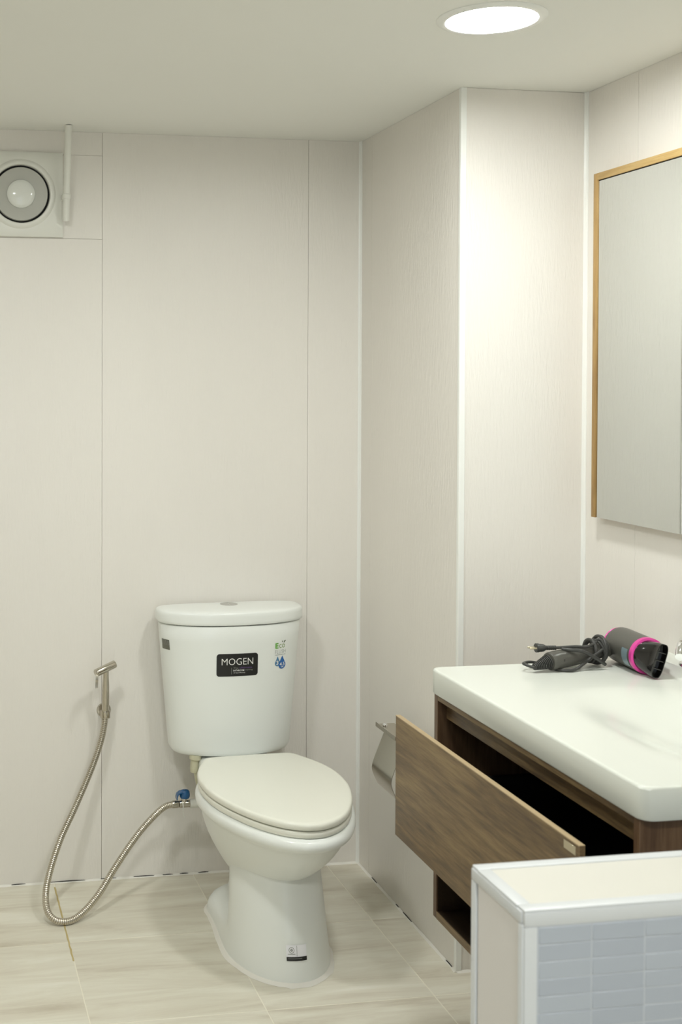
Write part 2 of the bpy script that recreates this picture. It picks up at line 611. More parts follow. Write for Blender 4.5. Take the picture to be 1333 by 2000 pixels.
box('edge_strip', (PX0, PX0+0.016), (PY0-0.002, PY0+0.004), (0, PZ-0.0205), M['pony_trim'], hw, 0.0012)
box('edge_strip', (PX0-0.002, PX0+0.004), (PY1-0.014, PY1-0.001), (0, PZ-0.0185), M['pony_trim'], hw, 0.0012)
TW, TH = 0.0690, 0.0207
V, F = g_box(-TW/2+0.0010, TW/2-0.0010, -0.003, 0.003, -TH/2+0.0006, TH/2-0.0006, 0.0006, 1)
mos = None
rest = []
ncol = int((XR-PX0-0.017)/TW)
rowi = 0
zt = PZ-0.0215-TH/2
count = 0
while zt > TH/2:
    for c in range(ncol):
        x = PX0+0.0175+TW*(c+0.5)
        if count < 300:
            if mos is None:
                mos = build('mosaic_tile', V, F, M['mosaic'], hw, 40, True)
                t = mos
            else:
                t = bpy.data.objects.new('mosaic_tile', mos.data)
                COL.objects.link(t)
                t.parent = hw
            t.location = (x, PY0+0.0012+random.uniform(-.0004, .0004), zt)
            t.rotation_euler = (random.uniform(-.006, .006), 0, random.uniform(-.006, .006))
            count += 1
        else:
            rest.append(([Vector(v)+Vector((x, PY0+0.0012, zt)) for v in V], F))
    zt -= TH
if rest:
    VV, FF = merge(*rest)
    tag(build('mosaic_field', VV, FF, M['mosaic'], hw, 40), kind='stuff')

# ------------------------------------------------------------------ downlights
def downlight(x, y, label, strength):
    r = empty('ceiling_downlight', (x, y, ZC), 0, label, 'downlight', 'recessed ceiling downlights')
    V, F = g_lathe([(0.0845, 0.004), (0.0845, -0.001), (0.0865, -0.0055), (0.092, -0.0065), (0.099, -0.0050), (0.1040, -0.0012), (0.1040, 0.004)], (x, y, ZC-0.0002), (0, 0, 1), 64, False, False)
    build('trim_ring', V, F, M['trim'], r, 50)
    V, F = g_lathe([(0.0845, 0.0), (0.0845, -0.0010), (0.06, -0.0026), (0.02, -0.0036)], (x, y, ZC), (0, 0, 1), 48)
    build('diffuser', V, F, lamp(strength), r, 50)
    return r


downlight(1.079, 2.212, 'glowing round downlight in the ceiling above the vanity', LAMP_VANITY)
downlight(0.0, 2.212, 'assumed round downlight left of the visible one, out of frame', LAMP_LEFT_ASSUMED)  # unseen lamp, assumed from the glow at the ceiling's left edge
downlight(0.55, 0.45, 'added round downlight near the assumed doorway behind the viewer', LAMP_REAR_ADDED)  # unseen lamp added to fill the room from behind the camera

# ------------------------------------------------------------------ exhaust fan and conduit
fx, fz = 0.266, 1.946
fan = empty('exhaust_fan', (fx, YB, fz), 0, 'square white exhaust fan high on the back wall', 'fan')
PLH = 0.118
# plate with a round hole: lofted square-to-circle rings
def sq_ring(h, y, n=64):
    out = []
    for i in range(n):
        a = 2*PI*i/n
        c, s = math.cos(a), math.sin(a)
        k = h/max(abs(c), abs(s))
        out.append(Vector((fx+c*k, y, fz+s*k)))
    return out
def ci_ring(r, y, n=64):
    return [Vector((fx+r*math.cos(2*PI*i/n), y, fz+r*math.sin(2*PI*i/n))) for i in range(n)]
V, F = g_loft([sq_ring(PLH, YB-0.0003), sq_ring(PLH, YB-0.012), sq_ring(PLH-0.003, YB-0.0145), ci_ring(0.097, YB-0.0155), ci_ring(0.0945, YB-0.018),
               ci_ring(0.091, YB-0.0215), ci_ring(0.087, YB-0.0225), ci_ring(0.0825, YB-0.0215), ci_ring(0.0805, YB-0.018), ci_ring(0.0805, YB-0.002)], False, False)
build('plate', V, F, M['plastic'], fan, 40)
V, F = g_lathe([(0.0803, 0.0), (0.0803, 0.002), (0.03, 0.002)], (fx, YB-0.0005, fz), (0, -1, 0), 64)
build('dark_gap', V, F, M['black'], fan, 40)
V, F = g_lathe([(0.0748, 0.004), (0.0748, 0.014), (0.0735, 0.0165), (0.058, 0.0155), (0.044, 0.014), (0.038, 0.0135)], (fx, YB, fz), (0, -1, 0), 64)
build('impeller_cone', V, F, M['grey_plastic'], fan, 40)
M['cap_gloss'] = mat('glossy_white_cap', lin((232, 234, 228)), 0.1, coat=0.5)
V, F = g_lathe([(0.0395, 0.012), (0.0395, 0.017), (0.038, 0.0195), (0.03, 0.0225), (0.018, 0.0245), (0.006, 0.0252)], (fx, YB, fz), (0, -1, 0), 64)
build('center_cap', V, F, M['cap_gloss'], fan, 50)

pipe = empty('conduit_pipe', (0.390, 3.36, 1.867), 0, 'short white plastic conduit hanging from the ceiling beside the fan', 'pipe')
a, bq = Vector((0.3905, 3.335, ZC)), Vector((0.3895, 3.388, 1.872))
d = (bq-a).normalized()
L = (bq-a).length
V, F = g_lathe([(0.0098, 0), (0.0098, L), (0.0078, L), (0.0078, L-0.03)], a, d, 24, False, True)
build('tube', V, F, M['plastic'], pipe, 40)
V, F = g_lathe([(0.0076, L-0.0295), (0.0076, L-0.012), (0.002, L-0.012)], a, d, 16)
build('bore', V, F, M['black'], pipe, 40)
V, F = g_lathe([(0.0101, L-0.075), (0.0118, L-0.074), (0.0118, L-0.062), (0.0101, L-0.061)], a, d, 24, False, False)
V2, F2 = g_box(0.378, 0.401, 3.378, YB-0.0005, 1.930, 1.944, 0.001)
V, F = merge((V, F), (V2, F2))
build('saddle_clip', V, F, M['plastic'], pipe, 40)

# ------------------------------------------------------------------ mirror
MX = 0.030
mx0 = XR-MX
my0, my1, mz0, mz1 = 1.86, 2.664, 1.106, 1.9155
mir = empty('wall_mirror', (XR, (my0+my1)/2, mz0), 0, 'large wall mirror with thin oak frame above the vanity', 'mirror')
box('backing', (mx0+0.008, XR-0.0005), (my0+0.004, my1-0.004), (mz0+0.002, mz1-0.004), M['oak'], mir)
box('glass', (mx0+0.003, mx0+0.0075), (my0+0.006, my1-0.0165), (mz0+0.0005, mz1-0.0185), M['mirror'], mir, 0.0006, seg=1)
box('frame_rail', (mx0, XR-0.001), (my0, my1-0.0165), (mz1-0.0165, mz1), M['oak'], mir, 0.001)
box('frame_stile', (mx0, XR-0.001), (my1-0.0165, my1), (mz0, mz1), M['oak_v'], mir, 0.001)
box('frame_stile', (mx0, XR-0.001), (my0-0.0165, my0), (mz0, mz1), M['oak_v'], mir, 0.001)
box('shadow_gap', (mx0+0.0045, mx0+0.0078), (my0+0.004, my1-0.0165), (mz1-0.0185, mz1-0.016), M['black'], mir)

# ------------------------------------------------------------------ vanity cabinet
VX0, VX1, VY0, VY1, VZ0, VZ1 = 1.056, XR-0.001, 1.662, 2.407, 0.302, 0.7725
van = empty('vanity_cabinet', ((VX0+VX1)/2, (VY0+VY1)/2, VZ0), 0, 'wall-hung walnut vanity cabinet with drawer pulled open', 'cabinet')
TB = 0.016
box('side_panel', (VX0, VX1), (VY1-TB, VY1), (VZ0, VZ1), M['walnut_v'], van, 0.0006, seg=1)
box('niche_shade', (VX0+0.003, VX1-0.013), (VY1-TB-0.0012, VY1-TB-0.0001), (VZ0+TB, 0.462), M['walnut_shaded'], van)  # thin sheet added to paint shade on the niche's far side
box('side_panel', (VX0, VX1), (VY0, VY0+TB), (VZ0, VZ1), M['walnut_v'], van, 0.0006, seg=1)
box('bottom_panel', (VX0+0.002, VX1), (VY0+TB, VY1-TB), (VZ0, VZ0+TB), M['walnut_shaded'], van, 0.0006, seg=1)
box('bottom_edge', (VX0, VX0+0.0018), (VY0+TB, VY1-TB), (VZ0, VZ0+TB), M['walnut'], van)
box('shelf', (VX0+0.004, VX1), (VY0+TB, VY1-TB), (0.462, 0.478), M['walnut_shaded'], van, 0.0006, seg=1)
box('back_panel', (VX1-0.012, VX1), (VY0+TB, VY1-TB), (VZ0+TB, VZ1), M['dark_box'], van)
box('top_rail', (VX0+0.020, VX0+0.036), (VY0+TB, VY1-TB), (0.722, VZ1-0.012), M['walnut'], van, 0.0006, seg=1)
box('top_rail', (VX0, VX0+0.10), (VY0+TB, VY1-TB), (VZ1-0.012, VZ1), M['walnut'], van, 0.0006, seg=1)
DRX = 0.967
dr = box('drawer_front', (DRX, DRX+0.010), (1.677, 2.398), (0.482, 0.732), M['walnut'], van, 0.0008, seg=1)
box('edging', (DRX-0.0003, DRX+0.0098), (1.6772, 2.3978), (0.7308, 0.7325), M['edge'], dr)
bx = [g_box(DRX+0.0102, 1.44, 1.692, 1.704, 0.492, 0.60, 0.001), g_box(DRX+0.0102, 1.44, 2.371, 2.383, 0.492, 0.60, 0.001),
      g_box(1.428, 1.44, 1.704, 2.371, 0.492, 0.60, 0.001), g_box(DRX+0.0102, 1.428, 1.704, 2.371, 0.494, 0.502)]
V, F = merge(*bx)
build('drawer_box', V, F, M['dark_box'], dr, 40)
box('metal_tag', (DRX-0.0008, DRX+0.0004), (1.687, 1.721), (0.7135, 0.7265), M['tag_metal'], dr, 0.0004, seg=1)

# ------------------------------------------------------------------ washbasin top
BX0, BX1, BY0, BY1, BZ = 1.050, XR-0.001, 1.645, 2.418, 0.825
BT = 0.0515
basin = empty('washbasin', ((BX0+BX1)/2, (BY0+BY1)/2, BZ-BT), 0, 'white ceramic washbasin top on the walnut vanity', 'basin')
def axis_samples(a, b, n, r):
    e = [0, 0.0008, 0.002, 0.004, 0.0065, 0.009, 0.012]
    mid = [a+0.018+(b-a-0.036)*i/n for i in range(n+1)]
    return [a+t for t in e]+mid+[b-t for t in reversed(e)]
gx = axis_samples(BX0, BX1, 44, 0.012)
gy = axis_samples(BY0, BY1, 60, 0.012)
CR, ER = 0.022, 0.0045
def edge_dist(x, y):
    """distance inside a rounded rectangle (round corners on the front side)"""
    hx, hy = (BX1-BX0)/2, (BY1-BY0)/2
    px, py = x-(BX0+BX1)/2, y-(BY0+BY1)/2
    r = CR if px < 0 else 0.004
    qx, qy = abs(px)-hx+r, abs(py)-hy+r
    return -(math.hypot(max(qx, 0), max(qy, 0))+min(max(qx, qy), 0)-r), (qx, qy, r, px, py, hx, hy)
def sstep(t):
    t = max(0.0, min(1.0, t))
    return t*t*(3-2*t)
V, idx, F = [], {}, []
for i, x in enumerate(gx):
    for j, y in enumerate(gy):
        dd, (qx, qy, r, px, py, hx, hy) = edge_dist(x, y)
        X, Y = x, y
        if qx > 0 and qy > 0 and dd < 0:
            k = r/math.hypot(qx, qy)
            X = (BX0+BX1)/2 + math.copysign(hx-r+qx*k, px)
            Y = (BY0+BY1)/2 + math.copysign(hy-r+qy*k, py)
            dd = 0
        z = BZ
        if dd < ER:
            z -= ER-math.sqrt(max(ER*ER-(ER-dd)**2, 0))
        ex = (X-1.335)/0.180
        ey = (Y-1.93)/0.285
        rr = (abs(ex)**2.4+abs(ey)**2.4)**(1/2.4)
        z -= 0.045*sstep((1.0-rr)/0.98)
        z += 0.019*sstep((X-1.510)/0.013)
        idx[i, j] = len(V)
        V.append(Vector((X, Y, z)))
nx, ny = len(gx), len(gy)
for i in range(nx-1):
    for j in range(ny-1):
        F.append((idx[i, j], idx[i+1, j], idx[i+1, j+1], idx[i, j+1]))
loop = [(i, 0) for i in range(nx)]+[(nx-1, j) for j in range(1, ny)]+[(i, ny-1) for i in range(nx-2, -1, -1)]+[(0, j) for j in range(ny-2, 0, -1)]
n0 = len(V)
cxm, cym = (BX0+BX1)/2, (BY0+BY1)/2
for ij in loop:
    p = V[idx[ij]]
    V.append(Vector((p.x, p.y, BZ-BT+0.003)))
n1 = len(V)
for ij in loop:
    p = V[idx[ij]]
    V.append(Vector((cxm+(p.x-cxm)*0.993, cym+(p.y-cym)*0.995, BZ-BT)))
Lp = len(loop)
for k in range(Lp):
    q = (k+1) % Lp
    F.append((idx[loop[k]], n0+k, n0+q, idx[loop[q]]))
    F.append((n0+k, n1+k, n1+q, n0+q))
build('basin_top', V, F, M['basin'], basin, 50)
V, F = g_lathe([(0.008, 0.004), (0.018, 0.004), (0.022, 0.002), (0.023, -0.004)], (1.335, 1.93, BZ-0.0465), (0, 0, 1), 24)
build('drain', V, F, M['chrome'], basin, 40)

# ------------------------------------------------------------------ faucet (only the edge of its base shows at the frame)
FXc, FYc, FZc = 1.5565, 2.262, BZ+0.0188
fau = empty('basin_faucet', (FXc, FYc, FZc), 0, 'chrome basin tap at the back of the washbasin, cut by the frame edge', 'faucet')
V, F = g_lathe([(0.030, 0.0002), (0.030, 0.004), (0.028, 0.0065), (0.0185, 0.0075), (0.0175, 0.012), (0.0175, 0.075), (0.019, 0.08), (0.019, 0.098), (0.016, 0.103), (0.006, 0.105)], (FXc, FYc, FZc), (0, 0, 1), 40)
build('body', V, F, M['chrome'], fau, 40)
path = catmull([(FXc-0.012, FYc-0.001, FZc+0.055), (FXc-0.04, FYc-0.03, FZc+0.062), (FXc-0.075, FYc-0.07, FZc+0.060), (FXc-0.092, FYc-0.09, FZc+0.042)], 8)
V, F = g_tube(path, 0.0105, 20)
build('spout', V, F, M['chrome'], fau, 50)
V, F = g_tube([(FXc, FYc, FZc+0.1), (FXc+0.001, FYc-0.03, FZc+0.112), (FXc+0.002, FYc-0.07, FZc+0.118)], 0.006, 14)
build('lever', V, F, M['chrome'], fau, 50)

# ------------------------------------------------------------------ toilet (local: origin on floor under tank back, -y is forward)
toi = empty('toilet', (0.851, 3.404, 0), math.radians(2.0), 'white two-piece toilet with closed lid and black tank label', 'toilet')
half = [(0, -0.235), (0.06, -0.2355), (0.105, -0.238), (0.124, -0.246), (0.140, -0.275), (0.158, -0.313), (0.1745, -0.362), (0.183, -0.425), (0.1765, -0.515), (0.149, -0.607), (0.112, -0.682), (0.070, -0.733), (0.028, -0.7585), (0, -0.763)]
hc = [(p.x, p.y) for p in catmull([(x, y, 0) for x, y in half], 6)]
OUT = hc + [(-x, y) for x, y in reversed(hc[1:-1])]
def egg(z, w, yf, yr, dz=None):
    r = []
    for x, y in OUT:
        t = (y+0.235)/(-0.763+0.235)
        r.append((x/0.183*w, yr+(yf-yr)*t, z))
    return r
rings = [egg(0.3845, 0.150, -0.72, -0.265), egg(0.3845, 0.178, -0.760, -0.242), egg(0.3805, 0.1855, -0.769, -0.237), egg(0.374, 0.1893, -0.7745, -0.235), egg(0.366, 0.190, -0.7755, -0.234),
         egg(0.358, 0.1883, -0.772, -0.234), egg(0.352, 0.1835, -0.762, -0.234), egg(0.3475, 0.178, -0.751, -0.234), egg(0.343, 0.1742, -0.743, -0.234), egg(0.335, 0.1722, -0.738, -0.234),
         egg(0.318, 0.1675, -0.726, -0.234), egg(0.298, 0.1605, -0.706, -0.235), egg(0.276, 0.1515, -0.679, -0.24), egg(0.253, 0.1405, -0.646, -0.25), egg(0.230, 0.128, -0.610, -0.27), egg(0.205, 0.113, -0.57, -0.29), egg(0.18, 0.095, -0.53, -0.30)]
V, F = g_loft(rings)
V2, F2 = g_box(-0.105, 0.105, -0.30, -0.045, 0.318, 0.380, 0.018, 4)
V, F = merge((V, F), (V2, F2))
build('bowl', V, F, M['porcelain'], toi, 60, True)


def ped(z, wf, wr, yf, ym, yr):
    h = []
    for i in range(17):
        a = PI/2*i/16
        h.append((wf*math.sin(a), ym+(yf-ym)*math.cos(a)))
    for i in range(1, 9):
        t = i/9
        h.append((wf+(wr-wf)*sstep(t*1.25), ym+(yr-wr*0.8-ym)*t))
    for i in range(9):
        a = PI/2*i/8
        h.append((wr*math.cos(a), yr-wr*0.8*(1-math.sin(a))))
    full = h + [(-x, y) for x, y in reversed(h[1:-1])]
    return [(x, y, z) for x, y in full]


rings = [ped(0.0, 0.128, 0.114, -0.661, -0.47, -0.150), ped(0.014, 0.1275, 0.113, -0.660, -0.47, -0.151), ped(0.030, 0.1255, 0.108, -0.657, -0.47, -0.155), ped(0.042, 0.124, 0.099, -0.655, -0.47, -0.162),
         ped(0.050, 0.123, 0.086, -0.653, -0.47, -0.172), ped(0.056, 0.1222, 0.070, -0.652, -0.47, -0.182), ped(0.061, 0.1215, 0.056, -0.651, -0.47, -0.19), ped(0.09, 0.119, 0.046, -0.646, -0.468, -0.195), ped(0.14, 0.1155, 0.045, -0.633, -0.465, -0.19),
         ped(0.19, 0.1125, 0.046, -0.618, -0.46, -0.17), ped(0.24, 0.110, 0.050, -0.604, -0.455, -0.14), ped(0.29, 0.107, 0.056, -0.590, -0.45, -0.12), ped(0.325, 0.10, 0.060, -0.56, -0.45, -0.10)]
V, F = g_loft(rings)
build('pedestal', V, F, M['porcelain'], toi, 60, True)
rb = random.Random(3)
base = ped(0.0, 0.128, 0.114, -0.661, -0.47, -0.150)
nb = len(base)
r0, r1, r2, r3 = [], [], [], []
for i, (x, y, z) in enumerate(base):
    cxl, cyl = 0.0, -0.42
    d = Vector((x-cxl, y-cyl, 0)).normalized()
    e = 0.008+0.005*(0.5+0.5*math.sin(i*0.9))*rb.random()+0.003*rb.random()
    r0.append(Vector((x, y, 0.0075))-d*0.002)
    r1.append(Vector((x, y, 0.0065))+d*0.001)
    r2.append(Vector((x, y, 0.003))+d*e*0.55)
    r3.append(Vector((x, y, 0.0003))+d*e)
V, F = g_loft([r0, r1, r2, r3], False, False)
build('silicone_bead', V, F, M['caulk'], toi, 60, True)

# seat and lid
def scaled(z, s, dy=0.0):
    return [(x*s, -0.5+(y+0.5)*s+dy, z) for x, y in OUT]
V, F = g_loft([scaled(0.3852, 0.965), scaled(0.386, 0.985), scaled(0.390, 0.995), scaled(0.397, 0.995), scaled(0.4005, 0.985), scaled(0.4015, 0.965)])
build('seat', V, F, M['seat'], toi, 60, True)
V, F = g_loft([scaled(0.4035, 0.95), scaled(0.4036, 0.98), scaled(0.405, 0.995), scaled(0.409, 1.002), scaled(0.4145, 1.002), scaled(0.4185, 0.995), scaled(0.4205, 0.98), scaled(0.4212, 0.95), scaled(0.4218, 0.7), scaled(0.422, 0.35)])
build('seat_lid', V, F, M['seat'], toi, 60, True)
for s in (-1, 1):
    V, F = g_lathe([(0.011, -0.018), (0.011, 0.018)], (s*0.075, -0.236, 0.397), (1, 0, 0), 20)
    V2, F2 = g_box(s*0.075-0.014, s*0.075+0.014, -0.246, -0.214, 0.3795, 0.395, 0.003)
    V, F = merge((V, F), (V2, F2))
    build('hinge', V, F, M['seat'], toi, 40, True)

# tank
TZ0, TZ1 = 0.386, 0.7505
def tk(z):
    t = (z-TZ0)/(TZ1-TZ0)
    return 0.173+0.0315*t, 0.060, 0.083+0.016*t
def tank_y(x, z):
    w, y0, b = tk(z)
    return -y0-b*math.sqrt(max(1-abs(x/w)**2.2, 0))
def tank_ring(w, y0, b, z, back=0.056, s=1.0, yc=-0.07):
    n = 40
    out = []
    for i in range(n+1):
        a = -PI/2+PI*i/n
        x = w*math.sin(a)
        out.append((x, -y0-b*math.sqrt(max(1-abs(math.sin(a))**2.2, 0))))
    for i in range(1, n):
        a = PI*i/n
        c, q = math.cos(a), math.sin(a)
        out.append((w*math.copysign(abs(c)**0.35, c), -y0+back*abs(q)**0.35))
    return [(x*s, yc+(y-yc)*s, z) for x, y in out]
rings = []
for z, s in ((TZ0, 0.86), (TZ0+0.0008, 0.93), (TZ0+0.004, 0.965), (TZ0+0.010, 0.988), (TZ0+0.018, 1.0)):
    rings.append(tank_ring(*tk(z), z, s=s))
for k in range(1, 9):
    z = TZ0+0.018+(TZ1-0.002-TZ0-0.018)*k/8
    rings.append(tank_ring(*tk(z), z))
rings.append(tank_ring(*tk(TZ1), TZ1, s=0.985))
V, F = g_loft(rings)
build('tank', V, F, M['porcelain'], toi, 60, True)
lw = (0.2115, 0.060, 0.103)
rings = [tank_ring(*lw, 0.7535, 0.060, 0.94), tank_ring(*lw, 0.7535, 0.060, 0.985), tank_ring(*lw, 0.7555, 0.060, 0.998), tank_ring(*lw, 0.762, 0.060, 1.0), tank_ring(*lw, 0.777, 0.060, 1.0),
         tank_ring(*lw, 0.783, 0.060, 0.994), tank_ring(*lw, 0.7868, 0.060, 0.978), tank_ring(*lw, 0.789, 0.060, 0.95), tank_ring(*lw, 0.7912, 0.060, 0.85), tank_ring(*lw, 0.7935, 0.060, 0.6), tank_ring(*lw, 0.7948, 0.060, 0.3)]
V, F = g_loft(rings)
build('tank_lid', V, F, M['porcelain'], toi, 60, True)
V, F = g_loft([tank_ring(*tk(TZ1), 0.7495, s=0.955), tank_ring(*tk(TZ1), 0.7545, s=0.955)])
build('lid_seal', V, F, M['black'], toi, None, True)
BYL = -0.060
V, F = g_lathe([(0.0255, -0.004), (0.0255, 0.0006), (0.0240, 0.0012), (0.0222, 0.0009), (0.0222, -0.001)], (-0.004, BYL, 0.7942), (0, 0, 1), 40, False, False)
bt = build('flush_button', V, F, M['satin'], toi, 40, True)
for sgn, w in ((-1, 0.5), (1, 0.5)):
    pts = []
    for i in range(17):
        a = PI/2+sgn*PI*i/16*-1
        pts.append((-0.004+math.cos(a)*0.0215 + sgn*0.0008, BYL+math.sin(a)*0.0215))
    rr = [[(x, y, 0.7915) for x, y in pts], [(x, y, 0.7951) for x, y in pts]]
    V, F = g_loft(rr)
    build('button_half', V, F, M['satin'], bt, 30, True)
# rear fittings under the tank
V, F = g_lathe([(0.017, 0), (0.017, -0.012), (0.012, -0.016), (0.012, -0.04), (0.009, -0.05)], (-0.112, -0.105, TZ0+0.001), (0.1, 0, 1), 20)
build('inlet_nut', V, F, M['fitting'], toi, 40, True)
path = catmull([(-0.112, -0.105, 0.345), (-0.105, -0.10, 0.31), (-0.085, -0.075, 0.265), (-0.070, -0.05, 0.240)], 8)
V, F = g_tube(path, 0.006, 12)
build('supply_tube', V, F, M['fitting'], toi, 40, True)

# labels on the tank, wrapped on its curved front
def on_tank(V2, off):
    return [Vector((x, tank_y(x, z)-off, z)) for x, z in V2]
def patch(name, outline, off, m, parent, surf=on_tank, nx=14):
    """thin label from a convex 2D outline, sliced so that it follows the curved surface"""
    bm = bmesh.new()
    vs = [bm.verts.new((x, y, 0)) for x, y in outline]
    bm.faces.new(vs)
    x0, x1 = min(p[0] for p in outline), max(p[0] for p in outline)
    for k in range(1, nx):
        bmesh.ops.bisect_plane(bm, geom=list(bm.verts)+list(bm.edges)+list(bm.faces), plane_co=(x0+(x1-x0)*k/nx, 0, 0), plane_no=(1, 0, 0))
    bm.verts.index_update()
    P = [(v.co.x, v.co.y) for v in bm.verts]
    F = [tuple(v.index for v in f.verts) for f in bm.faces]
    bm.free()
    return build(name, surf(P, off), F, m, parent, 60, True)
def lettering(name, s, w, h, cx, cy, m, parent, off=0.0012, bold=0.0, surf=on_tank, slant=0.0):
    V2, F = text2d(s, w, h, 0, 0, bold)
    V2 = [(cx+x, cy+y+slant*x) for x, y in V2]
    return build(name, surf(V2, off), F, m, parent, None, True)
def rrect(x0, x1, y0, y1, r, n=6):
    out = []
    for cx, cy, a0 in ((x1-r, y1-r, 0), (x0+r, y1-r, 90), (x0+r, y0+r, 180), (x1-r, y0+r, 270)):
        for i in range(n+1):
            a = math.radians(a0+90*i/n)
            out.append((cx+r*math.cos(a), cy+r*math.sin(a)))
    return out
def drop(cx, cy, r, h):
    out = []
    for i in range(25):
        a = math.radians(140+260*i/24)
        out.append((cx+r*math.cos(a), cy+r*math.sin(a)))
    out.append((cx, cy+h))
    return out
LX, LZ = -0.006, 0.6435
lab = patch('tank_label', rrect(LX-0.059, LX+0.059, LZ-0.0315, LZ+0.0315, 0.008), 0.0006, M['label_black'], toi, nx=24)
tag(lab, 'black label with white brand lettering')
lettering('lettering', 'MOGEN', 0.090, 0.0185, LX, LZ+0.0095, M['white_print'], lab, bold=-0.008)
lettering('lettering', 'The', 0.014, 0.0052, LX-0.005, LZ-0.0082, M['grey_print'], lab)
lettering('lettering', 'ultimate', 0.036, 0.0052, LX+0.024, LZ-0.0075, M['purple_print'], lab)
lettering('lettering', 'BATHROOM', 0.031, 0.0046, LX+0.0035, LZ-0.0152, M['white_print'], lab, bold=0.01)
lettering('lettering', 'styling', 0.0225, 0.0046, LX+0.0325, LZ-0.0148, M['grey_print'], lab)
lettering('lettering', '10 Years Warranty', 0.033, 0.0040, LX+0.0055, LZ-0.0222, M['white_print'], lab)
patch('label_rule', rrect(LX-0.0175, LX-0.0165, LZ-0.0255, LZ-0.007, 0.0003, 2), 0.0012, M['grey_print'], lab, nx=2)
EX, EZ = 0.124, 0.665
eco = patch('eco_label', rrect(EX-0.0195, EX+0.0195, EZ-0.048, EZ+0.044, 0.004), 0.0005, M['clear_label'], toi, nx=10)
tag(eco, 'clear sticker with green Eco lettering and blue water drops')
lettering('lettering', 'E', 0.010, 0.0155, EX-0.0125, EZ+0.0235, M['green_print'], eco, bold=0.03)
lettering('lettering', 'co', 0.019, 0.0115, EX+0.0045, EZ+0.0220, M['olive_print'], eco)
patch('leaf', [(EX+0.0095, EZ+0.031), (EX+0.0125, EZ+0.031), (EX+0.0165, EZ+0.0365), (EX+0.0150, EZ+0.0375), (EX+0.012, EZ+0.036)], 0.0013, M['leaf_print'], eco, nx=2)
patch('leaf', [(EX+0.0035, EZ+0.034), (EX+0.0075, EZ+0.0325), (EX+0.0065, EZ+0.0362), (EX+0.0045, EZ+0.0368)], 0.0013, M['leaf_print'], eco, nx=2)
lettering('lettering', 'FLUSH', 0.0345, 0.0105, EX-0.0005, EZ+0.0065, M['grey_print'], eco, bold=-0.018)
patch('label_rule', rrect(EX-0.0175, EX+0.0165, EZ-0.0030, EZ-0.0018, 0.0003, 2), 0.0010, M['grey_print'], eco, nx=4)
d1 = patch('drop', drop(EX-0.0095, EZ-0.0260, 0.0085, 0.0200), 0.0010, M['drop_pale'], eco, nx=4)
d2 = patch('drop', drop(EX+0.0055, EZ-0.0310, 0.0118, 0.0255), 0.0014, M['drop_blue'], eco, nx=4)
lettering('lettering', '3', 0.0068, 0.0120, EX-0.0105, EZ-0.0245, M['white_print'], eco, 0.0019, bold=0.02)
lettering('lettering', '4.5', 0.0165, 0.0100, EX+0.0055, EZ-0.0290, M['white_print'], eco, 0.0022, bold=0.02)
patch('label_rule', rrect(EX+0.0015, EX+0.0095, EZ-0.0385, EZ-0.0365, 0.0005, 2), 0.0022, M['white_print'], eco, nx=2)
# dark sticker on the left flank of the tank
def on_flank(P, off):
    out = []
    for y, z in P:
        w, y0, b = tk(z)
        t = min(max((-y-y0)/b, 0), 0.999)
        out.append(Vector((-(w*(1-t*t)**(1/2.2))-off, y, z)))
    return out
fl = patch('flank_label', rrect(-0.098, -0.068, 0.680, 0.708, 0.001, 2), 0.0006, M['dark_label'], toi, on_flank, 8)
for k in range(4):
    patch('label_rule', rrect(-0.096+0.007*k, -0.0935+0.007*k, 0.692, 0.706, 0.0004, 2), 0.0011, M['grey_print'], fl, on_flank, 2)
# sticker on the front of the pedestal
def on_ped(P, off):
    out = []
    for x, z in P:
        wf, yf, ym = 0.128+(0.119-0.128)*z/0.09, -0.661+(0.015)*z/0.09, -0.47
        out.append(Vector((x, ym+(yf-ym)*math.sqrt(1-min(abs(x/wf), 0.999)**2)-off, z)))
    return out
SX, SZ = -0.006, 0.0725
sk = patch('base_label', rrect(SX-0.0245, SX+0.0245, SZ-0.0165, SZ+0.0185, 0.0005, 2), 0.0014, M['white_label'], toi, on_ped, 12)
tag(sk, 'small white sticker with round mark and black band')
patch('label_band', rrect(SX-0.0245, SX+0.0245, SZ-0.0165, SZ-0.0075, 0.0004, 2), 0.0020, M['label_black'], sk, on_ped, 12)
patch('label_rule', rrect(SX-0.0215, SX+0.012, SZ-0.0118, SZ-0.0105, 0.0003, 2), 0.0026, M['grey_print'], sk, on_ped, 8)
patch('label_rule', rrect(SX-0.0005, SX+0.0003, SZ-0.0065, SZ+0.0175, 0.0002, 2), 0.0020, M['grey_print'], sk, on_ped, 1)
def ringp(cx, cy, r0, r1, n=24):
    P = [(cx+r*math.cos(2*PI*i/n), cy+r*math.sin(2*PI*i/n)) for r in (r0, r1) for i in range(n)]
    return P, [(i, (i+1) % n, n+(i+1) % n, n+i) for i in range(n)]
P, F = ringp(SX-0.0125, SZ+0.0075, 0.0056, 0.0066)
build('round_mark', on_ped(P, 0.0020), F, M['grey_print'], sk, None, True)
P, F = ringp(SX-0.0125, SZ+0.0075, 0.0008, 0.0028)
build('round_mark', on_ped(P, 0.0020), F, M['grey_print'], sk, None, True)
patch('label_rule', rrect(SX-0.0215, SX-0.004, SZ-0.0020, SZ-0.0010, 0.0003, 2), 0.0020, M['grey_print'], sk, on_ped, 4)

